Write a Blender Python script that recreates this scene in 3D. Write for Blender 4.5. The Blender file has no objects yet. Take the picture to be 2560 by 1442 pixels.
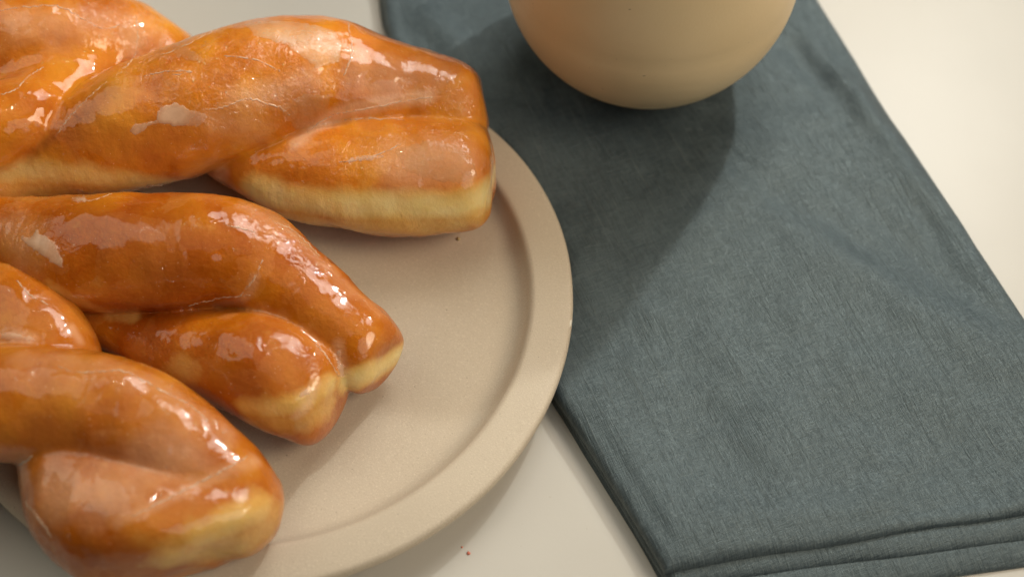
import bpy, bmesh, math, random
import numpy as np
from mathutils import Vector, geometry
from mathutils.bvhtree import BVHTree

random.seed(4)
S = bpy.context.scene
C = S.collection

# ------------------------------------------------------------------ camera
PITCH = math.radians(57.0)
CAM = np.array([0.0, 0.0, 0.52])
FOC = 50.0 / 18.0
cd = bpy.data.cameras.new('camera')
cam = bpy.data.objects.new('camera', cd); C.objects.link(cam)
cam.location = CAM; cam.rotation_euler = (math.pi/2 - PITCH, 0, 0)
cd.lens = 50; cd.sensor_width = 36; cd.clip_start = 0.02; cd.clip_end = 30
cd.dof.use_dof = True; cd.dof.focus_distance = 0.575; cd.dof.aperture_fstop = 4.5
S.camera = cam

# ------------------------------------------------------------------ light
w = bpy.data.worlds.new('World'); S.world = w; w.use_nodes = True
w.node_tree.nodes['Background'].inputs[0].default_value = (1.0, 0.86, 0.66, 1)
w.node_tree.nodes['Background'].inputs[1].default_value = 0.02
S.view_settings.view_transform = 'Standard'; S.view_settings.look = 'None'
S.view_settings.exposure = -0.28; S.view_settings.gamma = 1; S.view_settings.use_curve_mapping = False
CEN = Vector((-0.02, 0.36, 0.03))
def area(name, az, el, dist, size, power, col, shape='DISK', sy=None, target=CEN, spread=180):
    l = bpy.data.lights.new(name, 'AREA'); l.shape = shape; l.size = size
    if sy: l.size_y = sy
    l.energy = power; l.color = col; l.spread = math.radians(spread)
    o = bpy.data.objects.new(name, l); C.objects.link(o)
    a, e = math.radians(az), math.radians(el)
    o.location = target + Vector((math.sin(a)*math.cos(e), math.cos(a)*math.cos(e), math.sin(e))) * dist
    o.rotation_euler = (target - o.location).to_track_quat('-Z', 'Y').to_euler()
    return o
# azimuth 0 = straight behind the table as the camera sees it, positive to the right
area('key_lamp', 37.5, 41.5, 0.95, 0.030, 3.25, (0.97, 1.0, 0.95))
area('window_light', 30, 50, 0.95, 0.60, 0.85, (1.0, 0.97, 0.90), 'RECTANGLE', 0.42, Vector((-0.05, 0.40, 0.03)), 62)
area('fill_right', 108, 40, 1.1, 0.5, 1.2, (1.0, 0.82, 0.60), 'DISK', None, Vector((0, .42, .06)), 70)  # added fill that brightens the right side of the mug
area('fill_front_right', 140, 45, 1.1, 0.8, 2.5, (0.92, 0.95, 0.90))  # added fill for the sides that face the camera
area('fill_left', -68, 52, 1.1, 0.9, 3.2, (1.0, 0.94, 0.76))  # added fill from the left, lifts the plate and donuts
area('fill_overhead', 0, 88, 1.4, 1.1, 1.6, (1.0, 0.86, 0.66))  # added soft fill from above, not a real fixture
for az_, el_ in ((-4, 66), (2, 64), (38, 52), (-38, 58), (14, 48), (75, 60)):     # small bulbs over the table, several added for more glints
    area('glint_bulb', az_, el_, 1.8, 0.014, 0.28, (1.0, 0.90, 0.76))

# ------------------------------------------------------------------ helpers
_fw = np.array([0, math.cos(PITCH), -math.sin(PITCH)]); _up = np.array([0, math.sin(PITCH), math.cos(PITCH)])
def ray(u, v):
    d = _fw + np.array([1, 0, 0])*((u-1280)/1280/FOC) + _up*(-(v-721)/1280/FOC)
    return d
def at(u, v, z):
    d = ray(u, v); t = (z - CAM[2]) / d[2]
    return CAM + d*t
def pxm(p):                      # metres covered by one photo pixel at point p
    return float((np.array(p) - CAM) @ _fw) / (1280*FOC)

def link(name, me, mat=None, parent=None, smooth=True):
    o = bpy.data.objects.new(name, me); C.objects.link(o)
    if mat: me.materials.append(mat)
    if parent: o.parent = parent
    if smooth:
        me.polygons.foreach_set('use_smooth', [True]*len(me.polygons))
    return o
def mesh(name, V, F):
    me = bpy.data.meshes.new(name); me.from_pydata([tuple(map(float, v)) for v in V], [], [tuple(map(int, f)) for f in F]); me.update()
    return me
def tag(o, label=None, cat=None, group=None, kind=None):
    if label: o['label'] = label
    if cat: o['category'] = cat
    if group: o['group'] = group
    if kind: o['kind'] = kind
    return o
def empty(name, loc):
    o = bpy.data.objects.new(name, None); C.objects.link(o); o.location = loc; o.empty_display_size = 0.02
    return o

def hash3(i, j, k, seed):
    n = (i*374761393 + j*668265263 + k*2147483647 + seed*974634777) & 0xFFFFFFFF
    n = ((n ^ (n >> 13)) * 1274126177) & 0xFFFFFFFF
    return ((n ^ (n >> 16)) & 0xFFFFFF) / float(0xFFFFFF)
def vnoise(P, scale, seed=0):    # value noise, -1..1
    Q = np.asarray(P)*scale
    I = np.floor(Q).astype(np.int64); f = Q - I; f = f*f*f*(f*(f*6-15)+10)
    out = 0
    for a in (0, 1):
        for b in (0, 1):
            for c in (0, 1):
                wgt = (f[..., 0] if a else 1-f[..., 0])*(f[..., 1] if b else 1-f[..., 1])*(f[..., 2] if c else 1-f[..., 2])
                out = out + wgt*hash3(I[..., 0]+a, I[..., 1]+b, I[..., 2]+c, seed)
    return out*2-1

# ------------------------------------------------------------------ materials
class NT:
    def __init__(s, name):
        s.m = bpy.data.materials.new(name); s.m.use_nodes = True
        s.t = s.m.node_tree; s.b = s.t.nodes['Principled BSDF']
    def n(s, typ, **kw):
        x = s.t.nodes.new(typ)
        for k, v in kw.items():
            if k.startswith('i_'):
                key = k[2:].replace('_', ' ')
                x.inputs[key].default_value = v
            else: setattr(x, k, v)
        return x
    def l(s, a, b): s.t.links.new(a, b)
    def coord(s, kind='Object', scale=(1, 1, 1), rot=(0, 0, 0)):
        tc = s.n('ShaderNodeTexCoord'); mp = s.n('ShaderNodeMapping')
        mp.inputs['Scale'].default_value = scale; mp.inputs['Rotation'].default_value = rot
        s.l(tc.outputs[kind], mp.inputs['Vector']); return mp.outputs[0]
    def noise(s, vec, scale, detail=4, rough=0.5, dist=0.0):
        x = s.n('ShaderNodeTexNoise'); x.inputs['Scale'].default_value = scale; x.inputs['Detail'].default_value = detail
        x.inputs['Roughness'].default_value = rough; x.inputs['Distortion'].default_value = dist
        s.l(vec, x.inputs['Vector']); return x.outputs['Fac']
    def ramp(s, fac, stops, interp='LINEAR'):
        x = s.n('ShaderNodeValToRGB'); e = x.color_ramp; e.interpolation = interp
        while len(e.elements) < len(stops): e.elements.new(0.5)
        for el, (p, c) in zip(e.elements, stops):
            el.position = p; el.color = (c, c, c, 1) if not hasattr(c, '__len__') else (*c, 1)
        s.l(fac, x.inputs[0]); return x.outputs[0]
    def mix(s, fac, a, b, mode='MIX'):
        x = s.n('ShaderNodeMix', data_type='RGBA', blend_type=mode)
        for sock, val in ((x.inputs[0], fac), (x.inputs[6], a), (x.inputs[7], b)):
            if hasattr(val, 'node'): s.l(val, sock)
            elif hasattr(val, '__len__'): sock.default_value = (*val, 1)
            else: sock.default_value = val
        return x.outputs[2]
    def math(s, op, a, b=0.0, clamp=False):
        x = s.n('ShaderNodeMath', operation=op, use_clamp=clamp)
        for sock, val in ((x.inputs[0], a), (x.inputs[1], b)):
            if hasattr(val, 'node'): s.l(val, sock)
            else: sock.default_value = val
        return x.outputs[0]
    def bump(s, h, strength, dist, normal=None):
        x = s.n('ShaderNodeBump'); x.inputs['Strength'].default_value = strength; x.inputs['Distance'].default_value = dist
        s.l(h, x.inputs['Height'])
        if normal: s.l(normal, x.inputs['Normal'])
        return x.outputs[0]
    def set(s, **kw):
        for k, v in kw.items():
            i = s.b.inputs[k.replace('_', ' ')]
            if hasattr(v, 'node'): s.l(v, i)
            elif hasattr(v, '__len__') and len(v) == 3 and i.type == 'RGBA': i.default_value = (*v, 1)
            else: i.default_value = v

def mat_donut(seed=0.0, tone=(1, 1, 1), dull=0.05):
    t = NT('glazed_dough')
    v = t.coord('Object'); 
    mp = t.n('ShaderNodeMapping'); mp.inputs['Location'].default_value = (seed, seed*0.7, seed*0.3); t.l(v, mp.inputs['Vector']); v = mp.outputs[0]
    big = t.noise(v, 38, 3, 0.55, 0.4); fine = t.noise(v, 420, 5, 0.65)
    brown = t.ramp(big, [(0.28, tuple(a*b for a, b in zip(tone, (0.34, 0.058, 0.003)))), (0.5, tuple(a*b for a, b in zip(tone, (0.46, 0.105, 0.005)))), (0.72, tuple(a*b for a, b in zip(tone, (0.57, 0.17, 0.010))))])
    brown = t.mix(t.math('MULTIPLY', t.ramp(fine, [(0.35, 0.0), (0.75, 1.0)]), 0.20), brown, (0.62, 0.22, 0.03))
    pale = t.ramp(t.noise(v, 90, 4), [(0.3, (0.84, 0.60, 0.20)), (0.7, (0.90, 0.72, 0.33))])
    def attr(nm): return t.n('ShaderNodeAttribute', attribute_name=nm).outputs['Fac']
    n1 = t.math('MULTIPLY', t.math('SUBTRACT', t.noise(v, 130, 4, 0.6), 0.5), 0.4)
    pf = t.ramp(t.math('ADD', attr('pale'), t.math('MULTIPLY', n1, 1.0)), [(0.05, 0.0), (0.95, 1.0)])
    brown = t.mix(t.math('MULTIPLY', attr('dark'), 0.8), brown, (0.20, 0.028, 0.002))  # dark strokes: browner areas, also shade painted into the creases
    base = t.mix(pf, t.mix(t.ramp(pf, [(0.0, 0.0), (0.5, 1.0)]), brown, (0.72, 0.33, 0.035)), pale)
    # sugar film: thick pieces with crisp broken edges over the clear glaze
    vor = t.n('ShaderNodeTexVoronoi', feature='F1'); vor.inputs['Scale'].default_value = 52
    dv = t.n('ShaderNodeVectorMath', operation='ADD'); nz = t.n('ShaderNodeTexNoise'); nz.inputs['Scale'].default_value = 60; nz.inputs['Detail'].default_value = 5
    t.l(v, nz.inputs['Vector']); sc = t.n('ShaderNodeVectorMath', operation='SCALE'); sc.inputs['Scale'].default_value = 0.030
    t.l(nz.outputs['Color'], sc.inputs[0]); t.l(v, dv.inputs[0]); t.l(sc.outputs[0], dv.inputs[1]); t.l(dv.outputs[0], vor.inputs['Vector'])
    cell = t.ramp(vor.outputs['Color'], [(0.0, 0.0), (1.0, 1.0)])
    film = t.ramp(cell, [(0.40, 0.0), (0.43, 0.55), (0.66, 0.55), (0.68, 1.0)])
    filma = t.math('MULTIPLY', film, 0.11)
    base = t.mix(filma, base, (0.82, 0.38, 0.12))
    mk = t.math('ADD', attr('milk'), n1)
    milk = t.ramp(mk, [(0.12, 0.0), (0.75, 1.0)])
    base = t.mix(t.math('MULTIPLY', milk, 0.58), base, (0.84, 0.50, 0.30))
    speck = t.ramp(t.noise(v, 900, 2, 0.5), [(0.70, 0.0), (0.76, 1.0)])
    base = t.mix(t.math('MULTIPLY', speck, 0.35), base, (0.9, 0.7, 0.45))
    t.set(Base_Color=base, Roughness=0.42, Subsurface_Weight=0.22, Subsurface_Scale=0.004, Coat_Weight=1.0, Coat_IOR=1.5)
    t.b.inputs['Subsurface Radius'].default_value = (1.0, 0.45, 0.15)
    t.b.inputs['Specular IOR Level'].default_value = 0.08
    cr = t.ramp(t.math('ADD', t.math('MULTIPLY', t.noise(v, 34, 3), 0.7), t.math('MULTIPLY', film, 0.30)), [(0.35, dull*0.4), (0.70, dull*1.5)])
    cr = t.math('MULTIPLY', cr, t.ramp(attr('wrinkle'), [(0.0, 1.0), (0.6, 0.12)]))
    cr = t.math('MAXIMUM', cr, 0.018)
    t.set(Coat_Roughness=cr)
    h = t.math('ADD', t.math('MULTIPLY', film, 0.7), t.math('MULTIPLY', t.noise(v, 95, 1.5, 0.5, 0.6), 1.3))
    wn = t.math('MULTIPLY', attr('wrinkle'), t.math('MULTIPLY', t.ramp(t.noise(v, 175, 3, 0.55, 1.2), [(0.40, 0.0), (0.60, 1.0)]), 1.2))
    h = t.math('ADD', h, wn)
    t.set(Coat_Normal=t.bump(h, 0.75, 0.0011), Normal=t.bump(fine, 0.7, 0.0007))
    return t.m

def mat_glaze(name, col, alpha_mix, sc=230):
    t = NT(name); v = t.coord('Object')
    n = t.noise(v, 300, 5, 0.6)
    ed = t.n('ShaderNodeAttribute', attribute_name='inner').outputs['Fac']
    a = t.math('ADD', t.math('MULTIPLY', ed, 1.1), t.math('SUBTRACT', t.noise(v, sc, 6, 0.7), 0.62))
    a = t.math('MULTIPLY', t.ramp(a, [(0.10, 0.0), (0.26, 0.75), (0.9, 1.0)]), alpha_mix)
    a = t.math('MULTIPLY', a, t.ramp(t.noise(v, 110, 4, 0.6), [(0.35, 0.55), (0.6, 1.0)]))
    t.set(Base_Color=t.ramp(n, [(0.3, tuple(c*0.9 for c in col)), (0.7, col)]), Roughness=0.4, Coat_Weight=1.0, Coat_Roughness=0.04,
          Alpha=a)
    t.set(Coat_Normal=t.bump(t.noise(v, 260, 4), 0.5, 0.0008))
    return t.m

def mat_plate():
    t = NT('matte_stoneware'); v = t.coord('Object')
    g = t.noise(v, 1500, 3, 0.7); b = t.noise(v, 14, 3, 0.5)
    col = t.ramp(b, [(0.3, (0.535, 0.45, 0.345)), (0.7, (0.595, 0.505, 0.39))])
    col = t.mix(t.ramp(g, [(0.55, 0.0), (0.75, 0.7)]), col, (0.78, 0.69, 0.55))
    col = t.mix(t.ramp(g, [(0.25, 0.6), (0.42, 0.0)]), col, (0.40, 0.31, 0.215))
    dots = t.ramp(t.noise(v, 650, 1, 0.5), [(0.775, 0.0), (0.79, 1.0)])
    col = t.mix(t.math('MULTIPLY', dots, 0.5), col, (0.22, 0.16, 0.11))
    t.set(Base_Color=col, Roughness=t.math('SUBTRACT', t.ramp(g, [(0.3, 0.62), (0.7, 0.42)]), t.math('MULTIPLY', t.ramp(t.noise(v, 45, 5, 0.6), [(0.56, 0.0), (0.64, 1.0)]), 0.16)), Normal=t.bump(g, 0.35, 0.0004))
    t.b.inputs['Specular IOR Level'].default_value = 0.35
    return t.m

def mat_mug():
    t = NT('beige_ceramic'); v = t.coord('Object')
    col = t.ramp(t.noise(v, 22, 4), [(0.3, (0.72, 0.55, 0.315)), (0.7, (0.77, 0.60, 0.36))])
    dots = t.ramp(t.noise(v, 420, 1, 0.5), [(0.775, 0.0), (0.80, 1.0)])
    col = t.mix(t.math('MULTIPLY', dots, 0.5), col, (0.25, 0.17, 0.09))
    t.set(Base_Color=col, Roughness=0.45, Normal=t.bump(t.math('ADD', t.noise(v, 900, 3), t.math('MULTIPLY', t.noise(t.coord('Object', (0.02, 0.02, 1)), 230, 3), 2.0)), 0.12, 0.0006))
    return t.m

def mat_table():
    t = NT('cream_tabletop'); v = t.coord('Object')
    col = t.ramp(t.noise(v, 9, 3), [(0.3, (0.53, 0.50, 0.445)), (0.7, (0.58, 0.55, 0.495))])
    col = t.mix(t.ramp(t.noise(v, 700, 3), [(0.6, 0.0), (0.8, 0.25)]), col, (0.62, 0.54, 0.43))
    dust = t.ramp(t.noise(v, 420, 1, 0.5), [(0.765, 0.0), (0.78, 1.0)])
    col = t.mix(t.math('MULTIPLY', dust, 0.3), col, (0.40, 0.33, 0.25))
    t.set(Base_Color=col, Roughness=0.42, Normal=t.bump(t.noise(v, 500, 3), 0.08, 0.0003))
    return t.m

def mat_linen(ang):
    t = NT('slate_linen')
    v = t.coord('Object', rot=(0, 0, ang))
    def stretched(sx, sy, scale, detail=3):
        mp = t.n('ShaderNodeMapping'); mp.inputs['Scale'].default_value = (sx, sy, 0.05); t.l(v, mp.inputs['Vector'])
        return t.noise(mp.outputs[0], scale, detail, 0.6)
    warp = stretched(1, 0.07, 2600, 2); weft = stretched(0.09, 1, 2600, 2)
    wv = t.math('ADD', t.math('MULTIPLY', warp, 0.5), t.math('MULTIPLY', weft, 0.5))
    slub = t.ramp(stretched(1, 0.016, 1250, 2), [(0.60, 0.0), (0.74, 1.0)])
    slub2 = t.ramp(stretched(0.03, 1, 1150, 2), [(0.60, 0.0), (0.74, 1.0)])
    cloud = t.noise(v, 26, 4, 0.6)
    col = t.ramp(cloud, [(0.3, (0.015, 0.024, 0.034)), (0.7, (0.026, 0.040, 0.053))])
    col = t.mix(t.ramp(wv, [(0.42, 0.0), (0.60, 0.8)]), col, (0.070, 0.094, 0.110))
    col = t.mix(t.math('MULTIPLY', slub, 0.40), col, (0.14, 0.165, 0.17))
    col = t.mix(t.math('MULTIPLY', slub2, 0.28), col, (0.09, 0.108, 0.112))
    h = t.math('ADD', wv, t.math('MULTIPLY', slub, 0.3))
    t.set(Base_Color=col, Roughness=0.48, Sheen_Weight=0.25, Sheen_Roughness=0.35, Normal=t.bump(h, 0.85, 0.0007))
    t.b.inputs['Sheen Tint'].default_value = (0.65, 0.8, 0.8, 1)
    t.b.inputs['Specular IOR Level'].default_value = 1.0
    t.b.inputs['Specular Tint'].default_value = (0.85, 1.0, 0.97, 1)
    return t.m

# ------------------------------------------------------------------ table
me = mesh('tabletop', [(-2.5, -1.5, 0), (2.5, -1.5, 0), (2.5, 3.5, 0), (-2.5, 3.5, 0)], [(0, 1, 2, 3)])
tag(link('table', me, mat_table(), smooth=False), 'smooth cream tabletop under the plate and the napkin', 'table', kind='structure')

def lathe(prof, n, cx, cy, close=True):
    V = []; F = []
    m = len(prof)
    for i in range(n):
        a = 2*math.pi*i/n
        for r, z in prof: V.append((cx + r*math.cos(a), cy + r*math.sin(a), z))
    for i in range(n):
        for j in range(m if close else m-1):
            a, b = i*m + j, i*m + (j+1) % m
            c, d = ((i+1) % n)*m + (j+1) % m, ((i+1) % n)*m + j
            F.append((a, d, c, b))
    return V, F
def smooth_prof(pts, sub=6):
    out = []
    P = [np.array(p, float) for p in pts]
    for i in range(len(P)-1):
        p0 = P[max(i-1, 0)]; p1 = P[i]; p2 = P[i+1]; p3 = P[min(i+2, len(P)-1)]
        for k in range(sub):
            s = k/sub
            out.append(0.5*((2*p1) + (-p0+p2)*s + (2*p0-5*p1+4*p2-p3)*s*s + (-p0+3*p1-3*p2+p3)*s**3))
    out.append(P[-1]); return out

# ------------------------------------------------------------------ plate
RIM_Z = 0.0200; FLOOR_Z = 0.0110
PX, PY, PR = -0.1054, 0.3234, 0.1312
prof = [(0.0005, FLOOR_Z), (0.05, FLOOR_Z), (0.090, FLOOR_Z), (0.1020, FLOOR_Z+0.0002), (0.1080, FLOOR_Z+0.0014), (0.1112, FLOOR_Z+0.0044), (0.1128, RIM_Z-0.0018),
        (0.1143, RIM_Z-0.0003), (0.117, RIM_Z+0.0001), (0.1278, RIM_Z-0.0005), (0.1304, RIM_Z-0.0014), (PR, RIM_Z-0.0034), (0.1308, RIM_Z-0.0058),
        (0.1280, RIM_Z-0.0085), (0.118, 0.0065), (0.108, 0.0028), (0.102, 0.0008), (0.098, 0.0008), (0.092, 0.003), (0.05, 0.0035), (0.0005, 0.0035)]
pl_prof = smooth_prof(prof, 4)
V, F = lathe([(max(p[0], 0.0004), p[1]) for p in pl_prof], 220, PX, PY)
V = np.array(V)
ang = np.arctan2(V[:, 1]-PY, V[:, 0]-PX); rr = np.hypot(V[:, 0]-PX, V[:, 1]-PY)
wob = vnoise(np.c_[np.cos(ang)*2, np.sin(ang)*2, V[:, 2]*60], 2.2, 3)
sc = 1 + 0.0022*wob*np.clip((rr-0.08)/0.05, 0, 1)
V[:, 0] = PX + (V[:, 0]-PX)*sc; V[:, 1] = PY + (V[:, 1]-PY)*sc
V[:, 2] += 0.00015*wob*(rr > 0.1)
V -= np.array([PX, PY, 0])
plate = link('plate', mesh('plate', V, F), mat_plate()); plate.location = (PX, PY, 0)
tag(plate, 'round matte taupe stoneware plate with raised rim holding the twisted donuts', 'plate')

# a small chip in the outer edge of the rim, at the right
ca = math.radians(-6.5); bm = bmesh.new(); bmesh.ops.create_icosphere(bm, subdivisions=2, radius=0.0012)
rg = np.random.default_rng(5)
for q in bm.verts: q.co = Vector((q.co.x*0.55, q.co.y*1.5, q.co.z*0.8))*(0.75+0.5*rg.random())
cme = bpy.data.meshes.new('rim_chip'); bm.to_mesh(cme); bm.free()
ct = NT('chipped_clay'); ct.set(Base_Color=(0.85, 0.80, 0.70), Roughness=0.5)
chip = link('rim_chip', cme, ct.m, plate); chip.location = (0.1302*math.cos(ca), 0.1302*math.sin(ca), RIM_Z-0.0019); chip.rotation_euler = (0, 0.5, ca)
chip['label'] = 'small white chip in the edge of the rim'

# ------------------------------------------------------------------ surface nets
def surface_nets(fn, lo, hi, h):
    ax = [np.arange(lo[k], hi[k]+h, h) for k in range(3)]
    G = np.stack(np.meshgrid(*ax, indexing='ij'), -1)
    st = 5; Gc = G[st//2::st, st//2::st, st//2::st]
    Dc = fn(Gc.reshape(-1, 3)).reshape(Gc.shape[:3])
    ix = [np.minimum(np.arange(n)//st, m-1) for n, m in zip(G.shape[:3], Gc.shape[:3])]
    D = Dc[np.ix_(*ix)].copy()
    near = np.abs(D) < h*st*1.6
    D[near] = fn(G[near])
    neg = D < 0
    nx, ny, nz = D.shape
    acc = np.zeros((nx-1, ny-1, nz-1, 3)); cnt = np.zeros((nx-1, ny-1, nz-1))
    def cs(off): return tuple(slice(o, n-1+o) for o, n in zip(off, (nx, ny, nz)))
    corners = [(a, b, c) for a in (0, 1) for b in (0, 1) for c in (0, 1)]
    for c0 in corners:
        for k in range(3):
            if c0[k]: continue
            c1 = list(c0); c1[k] = 1; c1 = tuple(c1)
            d0, d1 = D[cs(c0)], D[cs(c1)]
            m = (d0 < 0) != (d1 < 0)
            t = np.where(m, d0/np.where(m, d0-d1, 1), 0)
            p = np.zeros(acc.shape); p += np.array(c0); p[..., k] += t
            acc += p*m[..., None]; cnt += m
    has = cnt > 0
    idx = -np.ones(has.shape, int); idx[has] = np.arange(has.sum())
    I = np.argwhere(has)
    V = (I + acc[has]/cnt[has][:, None])*h + np.array(lo)
    F = []
    for k in range(3):
        u, v = (k+1) % 3, (k+2) % 3
        sl0 = [slice(1, -1)]*3; sl1 = [slice(1, -1)]*3
        sl0[k] = slice(0, -1); sl1[k] = slice(1, None)
        s0 = neg[tuple(sl0)]; s1 = neg[tuple(sl1)]
        for flip, msk in ((False, s0 & ~s1), (True, ~s0 & s1)):
            q = np.argwhere(msk)
            if not len(q): continue
            off = np.ones(3, int); off[k] = 0
            q = q + off
            def cell(du, dv):
                c = q.copy(); c[:, u] -= du; c[:, v] -= dv; return idx[c[:, 0], c[:, 1], c[:, 2]]
            f = np.stack([cell(1, 1), cell(0, 1), cell(0, 0), cell(1, 0)], 1)
            if flip: f = f[:, ::-1]
            F.append(f)
    return V, np.concatenate(F)

def catmull(P, n):
    P = np.array(P, float); m = len(P)
    if m == 2: 
        s = np.linspace(0, 1, n)[:, None]; return P[0]*(1-s)+P[1]*s
    out = []
    for x in np.linspace(0, m-1-1e-9, n):
        i = int(x); s = x-i
        p0 = P[max(i-1, 0)]; p1 = P[i]; p2 = P[i+1]; p3 = P[min(i+2, m-1)]
        out.append(0.5*((2*p1)+(-p0+p2)*s+(2*p0-5*p1+4*p2-p3)*s*s+(-p0+3*p1-3*p2+p3)*s**3))
    return np.array(out)

def donut_field(strands, seed, cuts, k=0.0022, squash=0.88):
    data = []
    for st in strands:
        pts = []
        for (u, v, z, r) in st:
            p = at(u, v, z); pts.append([*p, r*pxm(p)])
        data.append(catmull(pts, 7*(len(pts)-1)+1))
    def fn(P):
        Q = P.copy(); Q[:, 2] /= squash
        ds = []
        for A in data:
            a = A[:, :3].copy(); a[:, 2] /= squash; r = A[:, 3]
            best = np.full(len(Q), 1e9)
            for i in range(len(a)-1):
                ab = a[i+1]-a[i]; L = ab@ab
                if L < 1e-12: continue
                t = np.clip(((Q-a[i])@ab)/L, 0, 1)
                d = np.linalg.norm(Q-(a[i]+t[:, None]*ab), axis=1) - (r[i]+(r[i+1]-r[i])*t)
                best = np.minimum(best, d)
            for (u, v, z, n) in cuts.get(len(ds), []):
                n = np.array(n, float); n /= np.linalg.norm(n)
                pl_ = (P-at(u, v, z))@n; kc = 0.008
                hh = np.clip(0.5-0.5*(pl_-best)/kc, 0, 1); best = pl_*(1-hh)+best*hh + kc*hh*(1-hh)
            ds.append(best)
        # three strands: the two that merge at the far left blend softly, the crossing one keeps its crease
        order = [(2, k), (1, 0.012), (0, k)] if len(ds) == 3 else [(i, k) for i in range(len(ds))]
        d = ds[order[0][0]]
        for i_, kk in order[1:]:
            e = ds[i_]
            hh = np.clip(0.5+0.5*(e-d)/kk, 0, 1)
            d = e*(1-hh)+d*hh - kk*hh*(1-hh)
        d = d + 0.0012*vnoise(P, 42, seed) + 0.0007*np.abs(vnoise(P*np.array([1, 1, .7]), 68, seed+3)) + 0.00045*vnoise(P, 110, seed+1)
        fl = (FLOOR_Z+0.0003) - P[:, 2]; k2 = 0.003
        hh = np.clip(0.5-0.5*(fl-d)/k2, 0, 1)
        return fl*(1-hh)+d*hh + k2*hh*(1-hh)
    return fn, data

def hit(bvh, u, v):
    d = Vector(ray(u, v)).normalized()
    loc, nor, i, dist = bvh.ray_cast(Vector(CAM), d)
    if loc is None: return None
    if nor.dot(d) > 0: nor = -nor
    return loc, nor

def make_donut(strands, seed, label, cuts, strokes, tone=(1, 1, 1), dull=0.05, h=0.0011):
    fn, data = donut_field(strands, seed, cuts)
    A = np.concatenate(data); mr = A[:, 3].max()
    lo = A[:, :3].min(0)-mr-0.004; hi = A[:, :3].max(0)+mr+0.004; lo[2] = FLOOR_Z-0.003
    V, F = surface_nets(fn, lo, hi, h)
    e = 2e-4
    for it in range(3):
        d = fn(V)
        g = np.stack([(fn(V+np.eye(3)[k]*e)-d)/e for k in range(3)], 1)
        V = V - g*(d/np.maximum((g**2).sum(1), 0.25))[:, None]*0.8
    g /= np.linalg.norm(g, axis=1)[:, None]+1e-9
    root = empty('twisted_donut', (*A[:, :2].mean(0), FLOOR_Z))
    tag(root, label, 'donut', 'glazed twisted donuts on the plate')
    me = mesh('dough', V - np.array(root.location), F)
    bvh = BVHTree.FromPolygons([Vector(v) for v in V], [tuple(map(int, f)) for f in F])
    att = {k_: np.zeros(len(V)) for k_ in ('pale', 'milk', 'dark', 'wrinkle')}
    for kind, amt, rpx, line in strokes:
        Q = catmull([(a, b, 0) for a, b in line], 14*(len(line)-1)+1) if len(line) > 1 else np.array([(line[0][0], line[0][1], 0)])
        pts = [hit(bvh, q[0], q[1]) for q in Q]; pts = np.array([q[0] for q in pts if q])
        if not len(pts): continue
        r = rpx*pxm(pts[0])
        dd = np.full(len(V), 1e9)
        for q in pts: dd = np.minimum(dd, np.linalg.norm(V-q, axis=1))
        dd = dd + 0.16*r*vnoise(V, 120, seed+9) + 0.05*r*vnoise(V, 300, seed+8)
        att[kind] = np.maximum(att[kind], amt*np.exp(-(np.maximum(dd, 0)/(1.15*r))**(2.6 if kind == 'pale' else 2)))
    for kname, arr in att.items():
        at_ = me.attributes.new(kname, 'FLOAT', 'POINT'); at_.data.foreach_set('value', arr.astype(np.float32))
    o = link('dough', me, mat_donut(seed*1.37, tone, dull), root)
    return root, bvh

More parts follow.
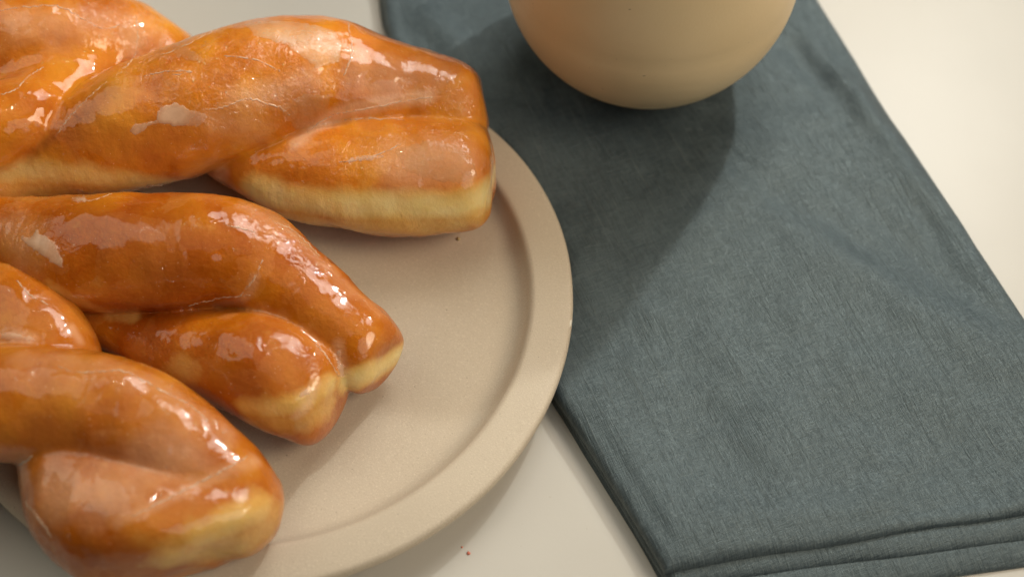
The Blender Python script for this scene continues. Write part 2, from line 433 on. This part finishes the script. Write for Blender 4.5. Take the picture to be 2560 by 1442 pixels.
def flake(root, bvh, poly, mat, thick=0.0006, rough=1.6, step=7, name='flake_or_highlight'):
    """a thin broken piece of sugar glaze, or a painted highlight, lying on the dough: outline densified and roughened, lens thickness"""
    pts = []
    n = len(poly)
    for i in range(n):
        a = np.array(poly[i], float); b = np.array(poly[(i+1) % n], float)
        m = max(2, int(np.linalg.norm(b-a)/6))
        for k in range(m):
            pts.append(a+(b-a)*k/m + np.random.default_rng(i*31+k).normal(0, rough, 2)*(k > 0))
    P = np.array(pts)
    lo = P.min(0); hi = P.max(0)
    inner = []
    for x in np.arange(lo[0], hi[0], step):
        for y in np.arange(lo[1], hi[1], step):
            c = False; j = len(P)-1
            for i in range(len(P)):
                if (P[i, 1] > y) != (P[j, 1] > y) and x < (P[j, 0]-P[i, 0])*(y-P[i, 1])/(P[j, 1]-P[i, 1])+P[i, 0]: c = not c
                j = i
            if c and np.min(np.hypot(P[:, 0]-x, P[:, 1]-y)) > step*0.5: inner.append((x, y))
    allp = [Vector(p) for p in P] + [Vector(p) for p in inner]
    res = geometry.delaunay_2d_cdt(allp, [], [list(range(len(P)))], 1, 1e-4)
    V2, F2 = res[0], res[2]
    top = []; bot = []; ok = []
    for p in V2:
        r = hit(bvh, p.x, p.y)
        if r is None: ok.append(False); top.append(Vector()); bot.append(Vector()); continue
        loc, nor = r; ok.append(True)
        dm = float(np.min(np.hypot(P[:, 0]-p.x, P[:, 1]-p.y)))
        t = thick*0.6*min(1, dm/9.0)**0.6
        top.append(loc+nor*(t-0.00003)); bot.append(loc-nor*0.0003)
    n0 = len(top); F3 = []
    for f in F2:
        if all(ok[i] for i in f):
            a = [top[i] for i in f]
            if max((a[i]-a[i-1]).length for i in range(len(a))) > 0.012: continue
            F3.append(tuple(f)); F3.append(tuple(i+n0 for i in reversed(f)))
    if not F3: return
    dmin = [float(np.min(np.hypot(P[:, 0]-p.x, P[:, 1]-p.y))) for p in V2]*2
    bm = bmesh.new(); L = Vector(root.location); il = bm.verts.layers.float.new('inner')
    vs = [bm.verts.new(p-L) for p in top+bot]
    for q_, d_ in zip(vs, dmin): q_[il] = min(1.0, d_/16.0)
    for f in F3:
        try: bm.faces.new([vs[i] for i in f])
        except ValueError: pass
    be = [e for e in bm.edges if len(e.link_faces) == 1 and vs.index(e.verts[0]) < n0] if len(F3) < 4000 else []
    vi = {v_: i for i, v_ in enumerate(vs)}
    for e in be:
        a, b = vi[e.verts[0]], vi[e.verts[1]]
        try: bm.faces.new([vs[a], vs[b], vs[b+n0], vs[a+n0]])
        except ValueError: pass
    loose = [v_ for v_ in bm.verts if not v_.link_faces]
    bmesh.ops.delete(bm, geom=loose, context='VERTS')
    bmesh.ops.recalc_face_normals(bm, faces=bm.faces)
    me = bpy.data.meshes.new(name); bm.to_mesh(me); bm.free()
    return link(name, me, mat, root)

def ridge(root, bvh, line, mat, r=0.00045, name='glaze_ridge'):
    """a raised bead where the glaze ran and set"""
    P = catmull([(a, b, 0) for a, b in line], 9*(len(line)-1)+1)
    rng = np.random.default_rng(int(line[0][0]*7+line[0][1]))
    C_ = []
    for i, p in enumerate(P):
        q = hit(bvh, p[0]+rng.normal(0, 1.3), p[1]+rng.normal(0, 1.3))
        if q: C_.append((q[0], q[1]))
    if len(C_) < 4: return
    V = []; F = []; m = 8; L = Vector(root.location)
    for i, (c, nr) in enumerate(C_):
        tg = (C_[min(i+1, len(C_)-1)][0]-C_[max(i-1, 0)][0])
        if tg.length < 1e-7: tg = Vector((1, 0, 0))
        tg.normalize(); sd = nr.cross(tg).normalized(); s = i/(len(C_)-1)
        rad = r*(0.25+0.75*math.sin(math.pi*min(max(s, 0.03), 0.97))**0.5)*(0.75+0.5*rng.random())
        for k in range(m):
            a = 2*math.pi*k/m
            V.append(c + sd*(math.cos(a)*rad*1.7) + nr*(math.sin(a)*rad) - L)
    for i in range(len(C_)-1):
        for k in range(m):
            a, b = i*m+k, i*m+(k+1) % m
            F.append((a, b, b+m, a+m))
    F.append(tuple(range(m-1, -1, -1))); F.append(tuple((len(C_)-1)*m+k for k in range(m)))
    me = mesh(name, V, F); a_ = me.attributes.new('inner', 'FLOAT', 'POINT'); a_.data.foreach_set('value', [0.32]*len(V))
    return link(name, me, mat, root)

Z = FLOOR_Z
# strands: (photo u, photo v, centre height, radius in photo pixels)
D1 = [
    [(-330, 440, Z+.030, 130), (-120, 440, Z+.026, 130), (80, 398, Z+.026, 130), (260, 345, Z+.034, 156), (430, 288, Z+.041, 170), (600, 225, Z+.045, 172), (760, 195, Z+.044, 162), (900, 210, Z+.040, 142), (1030, 235, Z+.036, 122), (1150, 268, Z+.034, 112)],
    [(-300, 120, Z+.034, 130), (-100, 120, Z+.038, 168), (100, 120, Z+.039, 172), (260, 116, Z+.035, 142), (360, 130, Z+.028, 105), (450, 210, Z+.022, 110), (560, 340, Z+.022, 100), (700, 425, Z+.024, 110), (850, 435, Z+.026, 145), (1000, 440, Z+.026, 160), (1140, 440, Z+.026, 152)],
    [(-280, 330, Z+.040, 110), (-100, 330, Z+.047, 118), (20, 306, Z+.047, 116), (105, 268, Z+.045, 98), (190, 225, Z+.042, 74), (250, 195, Z+.038, 52)],
]
C1 = {0: [(1212, 240, Z+.034, (1, 0.1, 0.15))], 1: [(1236, 450, Z+.024, (1, -0.05, 0.05))]}
S1 = [('dark', .55, 13, [(265, 222), (200, 285), (145, 335), (80, 385)]), ('pale', .42, 48, [(720, 550), (900, 570), (1100, 562), (1190, 535)]), ('pale', .33, 36, [(-100, 475), (100, 478), (300, 478)]), ('pale', 1, 33, [(640, 478), (760, 505), (900, 518), (1050, 518), (1160, 514), (1222, 485)]), ('pale', .8, 16, [(1225, 470), (1236, 430)]),  # first dark stroke paints shade into the left crease
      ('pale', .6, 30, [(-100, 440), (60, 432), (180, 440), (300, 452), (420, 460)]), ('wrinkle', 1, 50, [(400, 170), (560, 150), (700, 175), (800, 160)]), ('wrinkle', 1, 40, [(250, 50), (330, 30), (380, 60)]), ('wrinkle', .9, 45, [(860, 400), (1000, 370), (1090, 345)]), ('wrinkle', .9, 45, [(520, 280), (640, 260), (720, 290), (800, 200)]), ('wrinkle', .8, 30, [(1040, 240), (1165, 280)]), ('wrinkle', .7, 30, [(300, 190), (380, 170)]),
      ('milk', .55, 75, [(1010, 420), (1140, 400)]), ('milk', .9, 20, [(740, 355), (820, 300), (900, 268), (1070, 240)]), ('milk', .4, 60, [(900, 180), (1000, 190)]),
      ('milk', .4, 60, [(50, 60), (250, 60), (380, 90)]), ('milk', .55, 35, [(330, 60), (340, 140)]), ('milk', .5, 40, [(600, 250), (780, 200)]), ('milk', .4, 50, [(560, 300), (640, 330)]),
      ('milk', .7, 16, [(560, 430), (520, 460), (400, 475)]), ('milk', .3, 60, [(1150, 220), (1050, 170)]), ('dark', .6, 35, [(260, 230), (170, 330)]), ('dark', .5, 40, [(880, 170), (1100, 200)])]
D2 = [
    [(-330, 650, Z+.022, 110), (-150, 600, Z+.027, 112), (30, 602, Z+.031, 116), (200, 632, Z+.035, 150), (420, 628, Z+.038, 155), (580, 636, Z+.037, 142), (710, 708, Z+.033, 122), (820, 795, Z+.029, 112), (905, 862, Z+.024, 108), (965, 912, Z+.020, 104)],
    [(180, 790, Z+.015, 55), (330, 838, Z+.017, 68), (450, 872, Z+.020, 100), (560, 892, Z+.023, 126), (650, 915, Z+.025, 144), (725, 955, Z+.024, 142), (790, 990, Z+.022, 130)],
]
C2 = {0: [(1006, 868, Z+.02, (0.86, -0.55, 0.1))], 1: [(856, 985, Z+.02, (0.95, -0.35, 0.1))]}
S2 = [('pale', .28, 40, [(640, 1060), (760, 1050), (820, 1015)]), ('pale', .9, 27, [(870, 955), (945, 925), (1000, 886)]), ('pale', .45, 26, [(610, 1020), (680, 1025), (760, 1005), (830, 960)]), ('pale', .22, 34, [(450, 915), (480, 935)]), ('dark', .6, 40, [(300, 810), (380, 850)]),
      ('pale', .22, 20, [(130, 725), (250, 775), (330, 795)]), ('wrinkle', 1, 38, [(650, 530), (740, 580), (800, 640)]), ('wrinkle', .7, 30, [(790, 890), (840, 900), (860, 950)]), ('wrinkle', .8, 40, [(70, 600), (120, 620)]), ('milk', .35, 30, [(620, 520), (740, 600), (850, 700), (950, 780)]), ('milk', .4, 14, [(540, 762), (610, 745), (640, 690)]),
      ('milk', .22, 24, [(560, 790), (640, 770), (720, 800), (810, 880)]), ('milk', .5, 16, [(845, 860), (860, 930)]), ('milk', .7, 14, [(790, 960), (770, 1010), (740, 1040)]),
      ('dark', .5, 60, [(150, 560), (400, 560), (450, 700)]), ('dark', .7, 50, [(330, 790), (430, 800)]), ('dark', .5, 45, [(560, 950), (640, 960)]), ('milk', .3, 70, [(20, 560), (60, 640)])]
D3 = [
    [(-330, 1020, Z+.032, 130), (-150, 1000, Z+.036, 140), (0, 1005, Z+.038, 148), (160, 1012, Z+.039, 150), (320, 1050, Z+.038, 146), (440, 1120, Z+.034, 140), (540, 1210, Z+.028, 135), (590, 1270, Z+.023, 130)],
    [(-250, 660, Z+.022, 70), (-90, 740, Z+.028, 104), (20, 785, Z+.032, 130), (110, 868, Z+.030, 128), (150, 980, Z+.024, 120), (190, 1120, Z+.024, 140), (240, 1250, Z+.026, 168), (340, 1310, Z+.027, 178), (450, 1315, Z+.026, 170), (560, 1300, Z+.024, 150)],
]
C3 = {0: [(730, 1260, Z+.02, (1, -0.3, 0.1))], 1: [(728, 1270, Z+.02, (1, -0.3, 0.1)), (560, 1420, Z+.012, (0.35, -1, 0.0))]}
S3 = [('pale', .30, 55, [(430, 1390), (600, 1360), (670, 1320)]), ('pale', .48, 42, [(500, 1345), (590, 1305), (650, 1275)]), ('wrinkle', .9, 40, [(450, 980), (560, 1040), (620, 1090)]), ('wrinkle', .8, 45, [(60, 1280), (110, 1370)]), ('milk', .5, 95, [(150, 1230), (300, 1200), (430, 1140)]), ('milk', .35, 45, [(60, 900), (300, 930), (450, 1010), (560, 1080)]),
      ('milk', .5, 22, [(300, 1300), (430, 1240), (560, 1180), (640, 1150)]), ('milk', .6, 18, [(0, 835), (80, 845)]), ('milk', .5, 14, [(180, 820), (200, 850)]), ('milk', .6, 20, [(60, 1300), (90, 1370)]),
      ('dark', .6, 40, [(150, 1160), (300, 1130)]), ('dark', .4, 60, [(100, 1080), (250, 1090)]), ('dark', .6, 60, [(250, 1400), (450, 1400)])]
donut1, b1 = make_donut(D1, 11, 'largest glazed twisted donut at the back, with flaking glaze and a broad pale side', C1, S1, (1.40, 1.80, 2.0), 0.06)  # golden tone, also lightened for the stronger light at the back
donut2, b2 = make_donut(D2, 23, 'smooth amber glazed twisted donut lying between the back and the front donut', C2, S2, (0.96, 0.98, 0.5), 0.11)
donut3, b3 = make_donut(D3, 37, 'glazed twisted donut at the front of the plate with a milky glaze', C3, S3, (1.05, 1.22, 0.9), 0.11)

# ------------------------------------------------------------------ mug
MC = at(1630, -108, 0.075)
mr = 0.0655
mug_z0 = 0.0116
root = empty('mug', (MC[0], MC[1], mug_z0))
prof = [(0.0004, 0.003), (0.020, 0.003), (0.026, 0.001), (0.0285, 0.0), (0.031, 0.0012)]
for k in range(1, 11):
    a = math.radians(-60 + 6.2*k)
    prof.append((mr*math.cos(a), 0.062 + 0.066*math.sin(a)))
prof += [(mr*1.005, 0.075), (mr*0.99, 0.095), (mr*0.97, 0.115), (mr*0.965, 0.128), (mr*0.955, 0.1305), (mr*0.93, 0.1305), (mr*0.918, 0.127),
         (mr*0.92, 0.10), (mr*0.93, 0.07), (mr*0.80, 0.03), (mr*0.5, 0.012), (0.0004, 0.008)]
V, F = lathe([(max(p[0], .0004), p[1]) for p in smooth_prof(prof, 3)], 128, 0, 0)
mm = mat_mug()
link('body', mesh('body', V, F), mm, root)
# handle: a loop on the left side
hv = []; hf = []; m = 16
path = catmull([(-mr*0.93, 0.01, 0.106), (-mr-0.014, 0.012, 0.110), (-mr-0.026, 0.012, 0.092), (-mr-0.020, 0.012, 0.062), (-mr-0.004, 0.008, 0.048), (-mr*0.86, 0.0, 0.043)], 40)
for i, p in enumerate(path):
    tg = path[min(i+1, 39)]-path[max(i-1, 0)]; tg /= np.linalg.norm(tg)
    s = np.array([0, 1, 0.]); n_ = np.cross(tg, s); n_ /= np.linalg.norm(n_)
    for k in range(m):
        a = 2*math.pi*k/m; hv.append(p + s*math.cos(a)*0.008 + n_*math.sin(a)*0.0045)
for i in range(39):
    for k in range(m):
        a, b = i*m+k, i*m+(k+1) % m; hf.append((a, b, b+m, a+m))
link('handle', mesh('handle', hv, hf), mm, root)
tag(root, 'round bottomed matte beige ceramic mug standing on the slate linen napkin', 'mug')

# ------------------------------------------------------------------ napkin
NA = at(1660, 1470, 0.009)[:2]       # near left corner
NB = at(1010, 80, 0.009)[:2]          # towards the far left
NC = at(2700, 1275, 0.009)[:2]       # near right
ed = NB-NA; ed /= np.linalg.norm(ed)
ang = math.atan2(ed[1], ed[0])
lin = mat_linen(-(ang-math.pi/2))
nap = empty('napkin', (float(NA[0]), float(NA[1]), 0))
tag(nap, 'folded slate blue linen napkin lying under the beige mug and the plate edge', 'napkin')
def edge_pt(pts, s):
    P = np.array(pts); seg = np.r_[0, np.cumsum(np.hypot(*(P[1:]-P[:-1]).T))]; seg /= seg[-1]
    return np.array([np.interp(s, seg, P[:, 0]), np.interp(s, seg, P[:, 1])]).T
def layer(left, right, z0, z1, seed, wr, rnd_r=0.004, name='cloth_layer', nu=150, nv=230):
    """one fold of the cloth between a left and a right border (near to far), rounded along its edge, wrinkled on top"""
    def cluster(n, L):
        e = np.array([0, .0001, .00025, .0005, .0008, .0012, .0017, .0023, .003, .004, .0052])/L
        return np.r_[e, np.linspace(e[-1], 1-e[-1], n-2*len(e)+2)[1:-1], 1-e[::-1]]
    sv = cluster(nv, 0.46); Lp = edge_pt(left, sv); Rp = edge_pt(right, sv)
    su = cluster(nu, 0.17)
    T = np.zeros((nv, nu, 3)); T[..., :2] = Lp[:, None]*(1-su[None, :, None]) + Rp[:, None]*su[None, :, None]
    W = np.hypot(*(Rp-Lp).T)[:, None]; H = np.hypot(*(Lp[-1]-Lp[0]))
    de = np.minimum(np.minimum(su[None]*W, (1-su[None])*W), np.minimum(sv[:, None]*H, (1-sv[:, None])*H))
    rr_ = rnd_r
    q = np.clip(de/rr_, 0, 1); rnd = np.sqrt(1-(1-q)**2)
    ex = np.clip(1-de/0.02, 0, 1); T3 = T.copy(); T3[..., 2] = 0.1*seed
    T[..., 0] += 0.0011*ex*vnoise(T3, 32, seed+20); T[..., 1] += 0.0011*ex*vnoise(T3, 32, seed+21)
    B = T.copy()
    P = T.copy(); P[..., 2] = 0
    nz = 0.5*vnoise(P, 17, seed) + 0.3*vnoise(P*np.array([1, .6, 1]), 38, seed+1) + 0.14*vnoise(P, 85, seed+2)
    T[..., 2] = z0 + (z1-z0)*rnd + wr(P, de)*np.clip(de/0.012, 0, 1) + (0.0042 if wr is wr_top else 0.0006)*nz*np.clip(de/0.008, 0.1, 1)
    # where the plate stands on it the cloth is pressed flat, below the plate's underside
    rp = np.hypot(T[..., 0]-PX, T[..., 1]-PY)
    T[..., 2] = np.minimum(T[..., 2], np.interp(rp, [0.09, 0.110, 0.118, 0.127, 0.133, 0.137], [0.0005, 0.0022, 0.0052, 0.0096, 0.0125, 0.03]) - (53-seed)*0.0004)
    T[..., 2] = np.maximum(T[..., 2], 0.00012*(1+seed-50))
    B[..., 2] = np.minimum(z0, T[..., 2]-0.0001)
    V = np.concatenate([T.reshape(-1, 3), B.reshape(-1, 3)])
    idx = np.arange(nv*nu).reshape(nv, nu); F = []
    a = idx[:-1, :-1].ravel(); b = idx[:-1, 1:].ravel(); c = idx[1:, 1:].ravel(); d = idx[1:, :-1].ravel()
    F += list(zip(a, b, c, d)); o = nv*nu
    F += list(zip(d+o, c+o, b+o, a+o))
    bd = list(idx[0, :]) + list(idx[1:, -1]) + list(idx[-1, -2::-1]) + list(idx[-2:0:-1, 0])
    for i in range(len(bd)):
        p, q2 = bd[i], bd[(i+1) % len(bd)]; F.append((q2, p, p+o, q2+o))
    V -= np.array([NA[0], NA[1], 0])
    return link(name, mesh(name, V, F), lin, nap)
def P2(*uv, z=0.008): return [at(u, v, z)[:2] for u, v in uv]
gauss = lambda P, u, v, s, z=0.01: np.exp(-((P[..., 0]-at(u, v, z)[0])**2+(P[..., 1]-at(u, v, z)[1])**2)/s**2)
def fold_line(P, a, b, wd):     # ridge along a line between two photo points
    A = at(*a, 0.01)[:2]; Bq = at(*b, 0.01)[:2]; ab = Bq-A; L = ab@ab
    t = np.clip(((P[..., :2]-A)@ab)/L, 0, 1); d = np.linalg.norm(P[..., :2]-(A+t[..., None]*ab), axis=-1)
    return np.exp(-(d/wd)**2)*np.sin(math.pi*np.clip(t, 0.02, 0.98))**0.5
def wr_top(P, de):
    return 2.0*(0.0016*fold_line(P, (1950, 560), (2500, 900), 0.011) - 0.0014*fold_line(P, (2080, 470), (2560, 830), 0.009)
            + 0.0011*fold_line(P, (1500, 1000), (1750, 1400), 0.010) + 0.0012*fold_line(P, (2000, 60), (2330, 520), 0.007)
            - 0.0016*fold_line(P, (1960, 100), (2080, 240), 0.007) + 0.0014*fold_line(P, (1050, 20), (1160, 160), 0.008)
            - 0.0010*fold_line(P, (1700, 900), (1900, 1250), 0.012) - 0.0012*fold_line(P, (2280, 500), (2380, 660), 0.005)
            - 0.0012*fold_line(P, (1800, 380), (2350, 760), 0.010) + 0.0012*fold_line(P, (1620, 700), (2000, 330), 0.012)
            - 0.0010*fold_line(P, (2100, 1000), (2500, 1180), 0.014) + 0.0009*fold_line(P, (1700, 1300), (2300, 1260), 0.009))
layer(P2((1700, 1530), (1500, 1190), (1385, 1010), (1180, 600), (960, 60), (905, -330), z=0.002), P2((2900, 1368), (2610, 880), (2400, 560), (2230, 310), (2045, 5), (1900, -260), z=0.002), 0.0002, 0.0045, 51, lambda P, d: 0*d, 0.012)
layer(P2((1676, 1468), (1505, 1185), (1390, 1005), (1180, 590), (962, 60), (905, -330), z=0.005), P2((2890, 1310), (2600, 850), (2402, 556), (2232, 306), (2045, 3), (1900, -260), z=0.005), 0.0034, 0.0076, 52, lambda P, d: 0*d, 0.010)
layer(P2((1665, 1430), (1508, 1180), (1392, 998), (1180, 580), (964, 60), (905, -330), z=0.009), P2((2870, 1232), (2590, 832), (2404, 552), (2234, 302), (2045, 1), (1900, -260), z=0.009), 0.0072, 0.0114, 53, wr_top, 0.006)

# ------------------------------------------------------------------ small things
def crumb(name, u, v, z, r, col, label, seed):
    p = at(u, v, z); bm = bmesh.new(); bmesh.ops.create_icosphere(bm, subdivisions=2, radius=r)
    rg = np.random.default_rng(seed)
    for q in bm.verts:
        q.co *= 0.7+0.6*rg.random(); q.co.z *= 0.6
    me = bpy.data.meshes.new(name); bm.to_mesh(me); bm.free()
    t = NT(name); t.set(Base_Color=t.ramp(t.noise(t.coord(), 900), [(0.3, tuple(c*0.8 for c in col)), (0.7, col)]), Roughness=0.6)
    o = link(name, me, t.m); o.location = (p[0], p[1], z+r*0.35)
    tag(o, label, 'crumb')
    return o
crumb('red_crumb', 1155, 1367, 0, 0.0004, (0.75, 0.25, 0.15), 'smaller red speck on the cream table below the plate rim', 1)
crumb('red_crumb', 1171, 1382, 0, 0.0007, (0.72, 0.2, 0.12), 'larger red speck on the cream table below the plate rim', 2)
crumb('dough_crumb', 1146, 598, FLOOR_Z, 0.0009, (0.45, 0.33, 0.15), 'tiny tan crumb on the plate just below the right end of the largest donut', 3)

# ------------------------------------------------------------------ glaze pieces and a painted highlight
white = mat_glaze('milky_glaze', (0.94, 0.64, 0.42), 0.60)
clear = mat_glaze('clear_glaze', (0.85, 0.50, 0.22), 0.30)
cream = mat_glaze('painted_highlight', (0.95, 0.75, 0.48), 0.40)  # pale colour that paints the soft window reflection
bead = mat_glaze('bead_glaze', (1.0, 0.74, 0.50), 0.75, 330)

K = 'flake_or_highlight'
flake(donut1, b1, [(318, 318), (345, 305), (385, 300), (400, 262), (440, 252), (475, 272), (520, 280), (530, 296), (500, 318), (440, 320), (395, 312), (372, 318), (345, 345), (330, 342)], white, 0.0007)
flake(donut1, b1, [(860, 402), (880, 390), (935, 382), (960, 385), (970, 400), (920, 405), (865, 412)], white, 0.0006)
flake(donut1, b1, [(420, 120), (460, 106), (520, 150), (505, 160), (445, 150)], clear, 0.0007)
flake(donut1, b1, [(600, 60), (680, 50), (770, 55), (840, 75), (862, 115), (850, 160), (790, 175), (720, 120), (640, 95)], cream, 0.0007)  # painted highlight on top of the back donut
flake(donut1, b1, [(290, 60), (360, 50), (375, 110), (330, 150), (310, 170), (295, 150)], clear, 0.0006)
flake(donut1, b1, [(690, 270), (760, 230), (830, 240), (820, 300), (740, 330)], clear, 0.0006)
flake(donut1, b1, [(980, 370), (1090, 345), (1170, 370), (1200, 440), (1150, 465), (1060, 450), (1010, 430)], clear, 0.0006)
flake(donut1, b1, [(380, 455), (415, 452), (420, 475), (370, 482), (350, 470)], white, 0.0009)
flake(donut2, b2, [(42, 585), (75, 590), (95, 562), (130, 555), (100, 570), (100, 580), (140, 600), (160, 650), (165, 685), (130, 660), (100, 640), (60, 610)], white, 0.0005)
flake(donut2, b2, [(190, 488), (215, 486), (218, 506), (178, 512), (175, 500)], white, 0.0009)
flake(donut2, b2, [(640, 508), (700, 530), (790, 620), (815, 655), (795, 650), (740, 605), (700, 575), (660, 540)], clear, 0.0005)
flake(donut2, b2, [(738, 985), (775, 965), (780, 985), (745, 1000)], white, 0.0006)
flake(donut3, b3, [(0, 830), (40, 828), (95, 845), (90, 856), (0, 852)], white, 0.0008)
flake(donut3, b3, [(388, 1178), (415, 1158), (424, 1168), (395, 1182)], white, 0.0006)
flake(donut3, b3, [(162, 1330), (178, 1322), (182, 1350), (168, 1360)], white, 0.0008)
flake(donut3, b3, [(432, 1198), (445, 1198), (442, 1212), (430, 1210)], white, 0.0006)
flake(donut1, b1, [(455, 452), (500, 438), (545, 440), (560, 455), (520, 468), (480, 474)], white, 0.0008)
flake(donut1, b1, [(170, 470), (215, 468), (235, 478), (200, 486)], white, 0.0008)
flake(donut2, b2, [(836, 868), (852, 872), (864, 930), (852, 968), (843, 925)], white, 0.0007)
flake(donut3, b3, [(58, 1275), (72, 1290), (95, 1350), (110, 1395), (92, 1385), (68, 1330)], white, 0.0007)
for L_ in ([(0, 238), (40, 222), (80, 185), (110, 170)], [(265, 205), (225, 240), (190, 275), (160, 310), (138, 342)], [(0, 28), (50, 20), (130, 15), (180, 30), (250, 70), (300, 62)],
           [(515, 275), (560, 268), (600, 252), (630, 246)], [(850, 405), (900, 400), (950, 385), (1000, 360)], [(770, 330), (830, 290), (920, 272), (1000, 256), (1080, 243)],
           [(360, 190), (420, 178), (480, 180), (430, 188)], [(400, 140), (470, 110), (540, 75)], [(860, 300), (930, 296), (1010, 300)], [(290, 190), (330, 150), (345, 100), (340, 40)],
           [(620, 245), (700, 270), (725, 290)], [(870, 60), (880, 130), (860, 190)], [(560, 140), (640, 150), (700, 180)]):
    ridge(donut1, b1, L_, bead, 0.00026)
for L_ in ([(470, 765), (510, 755), (560, 745), (625, 738)], [(690, 555), (730, 575), (770, 610), (800, 640)], [(190, 495), (230, 500), (290, 480)], [(790, 860), (820, 895), (845, 940)],
           [(600, 740), (640, 690), (655, 650)], [(960, 770), (1000, 800), (1005, 830)], [(560, 560), (640, 580)]):
    ridge(donut2, b2, L_, bead, 0.00024)
for L_ in ([(145, 915), (190, 930), (250, 928), (300, 925), (350, 945), (410, 980), (470, 1010), (520, 1050)], [(330, 1290), (430, 1240), (530, 1190), (620, 1140)], [(80, 1140), (50, 1160), (30, 1170)],
           [(40, 700), (80, 740), (120, 760)], [(60, 1250), (100, 1300), (130, 1340)], [(500, 970), (560, 1020), (600, 1070)]):
    ridge(donut3, b3, L_, bead, 0.00028)
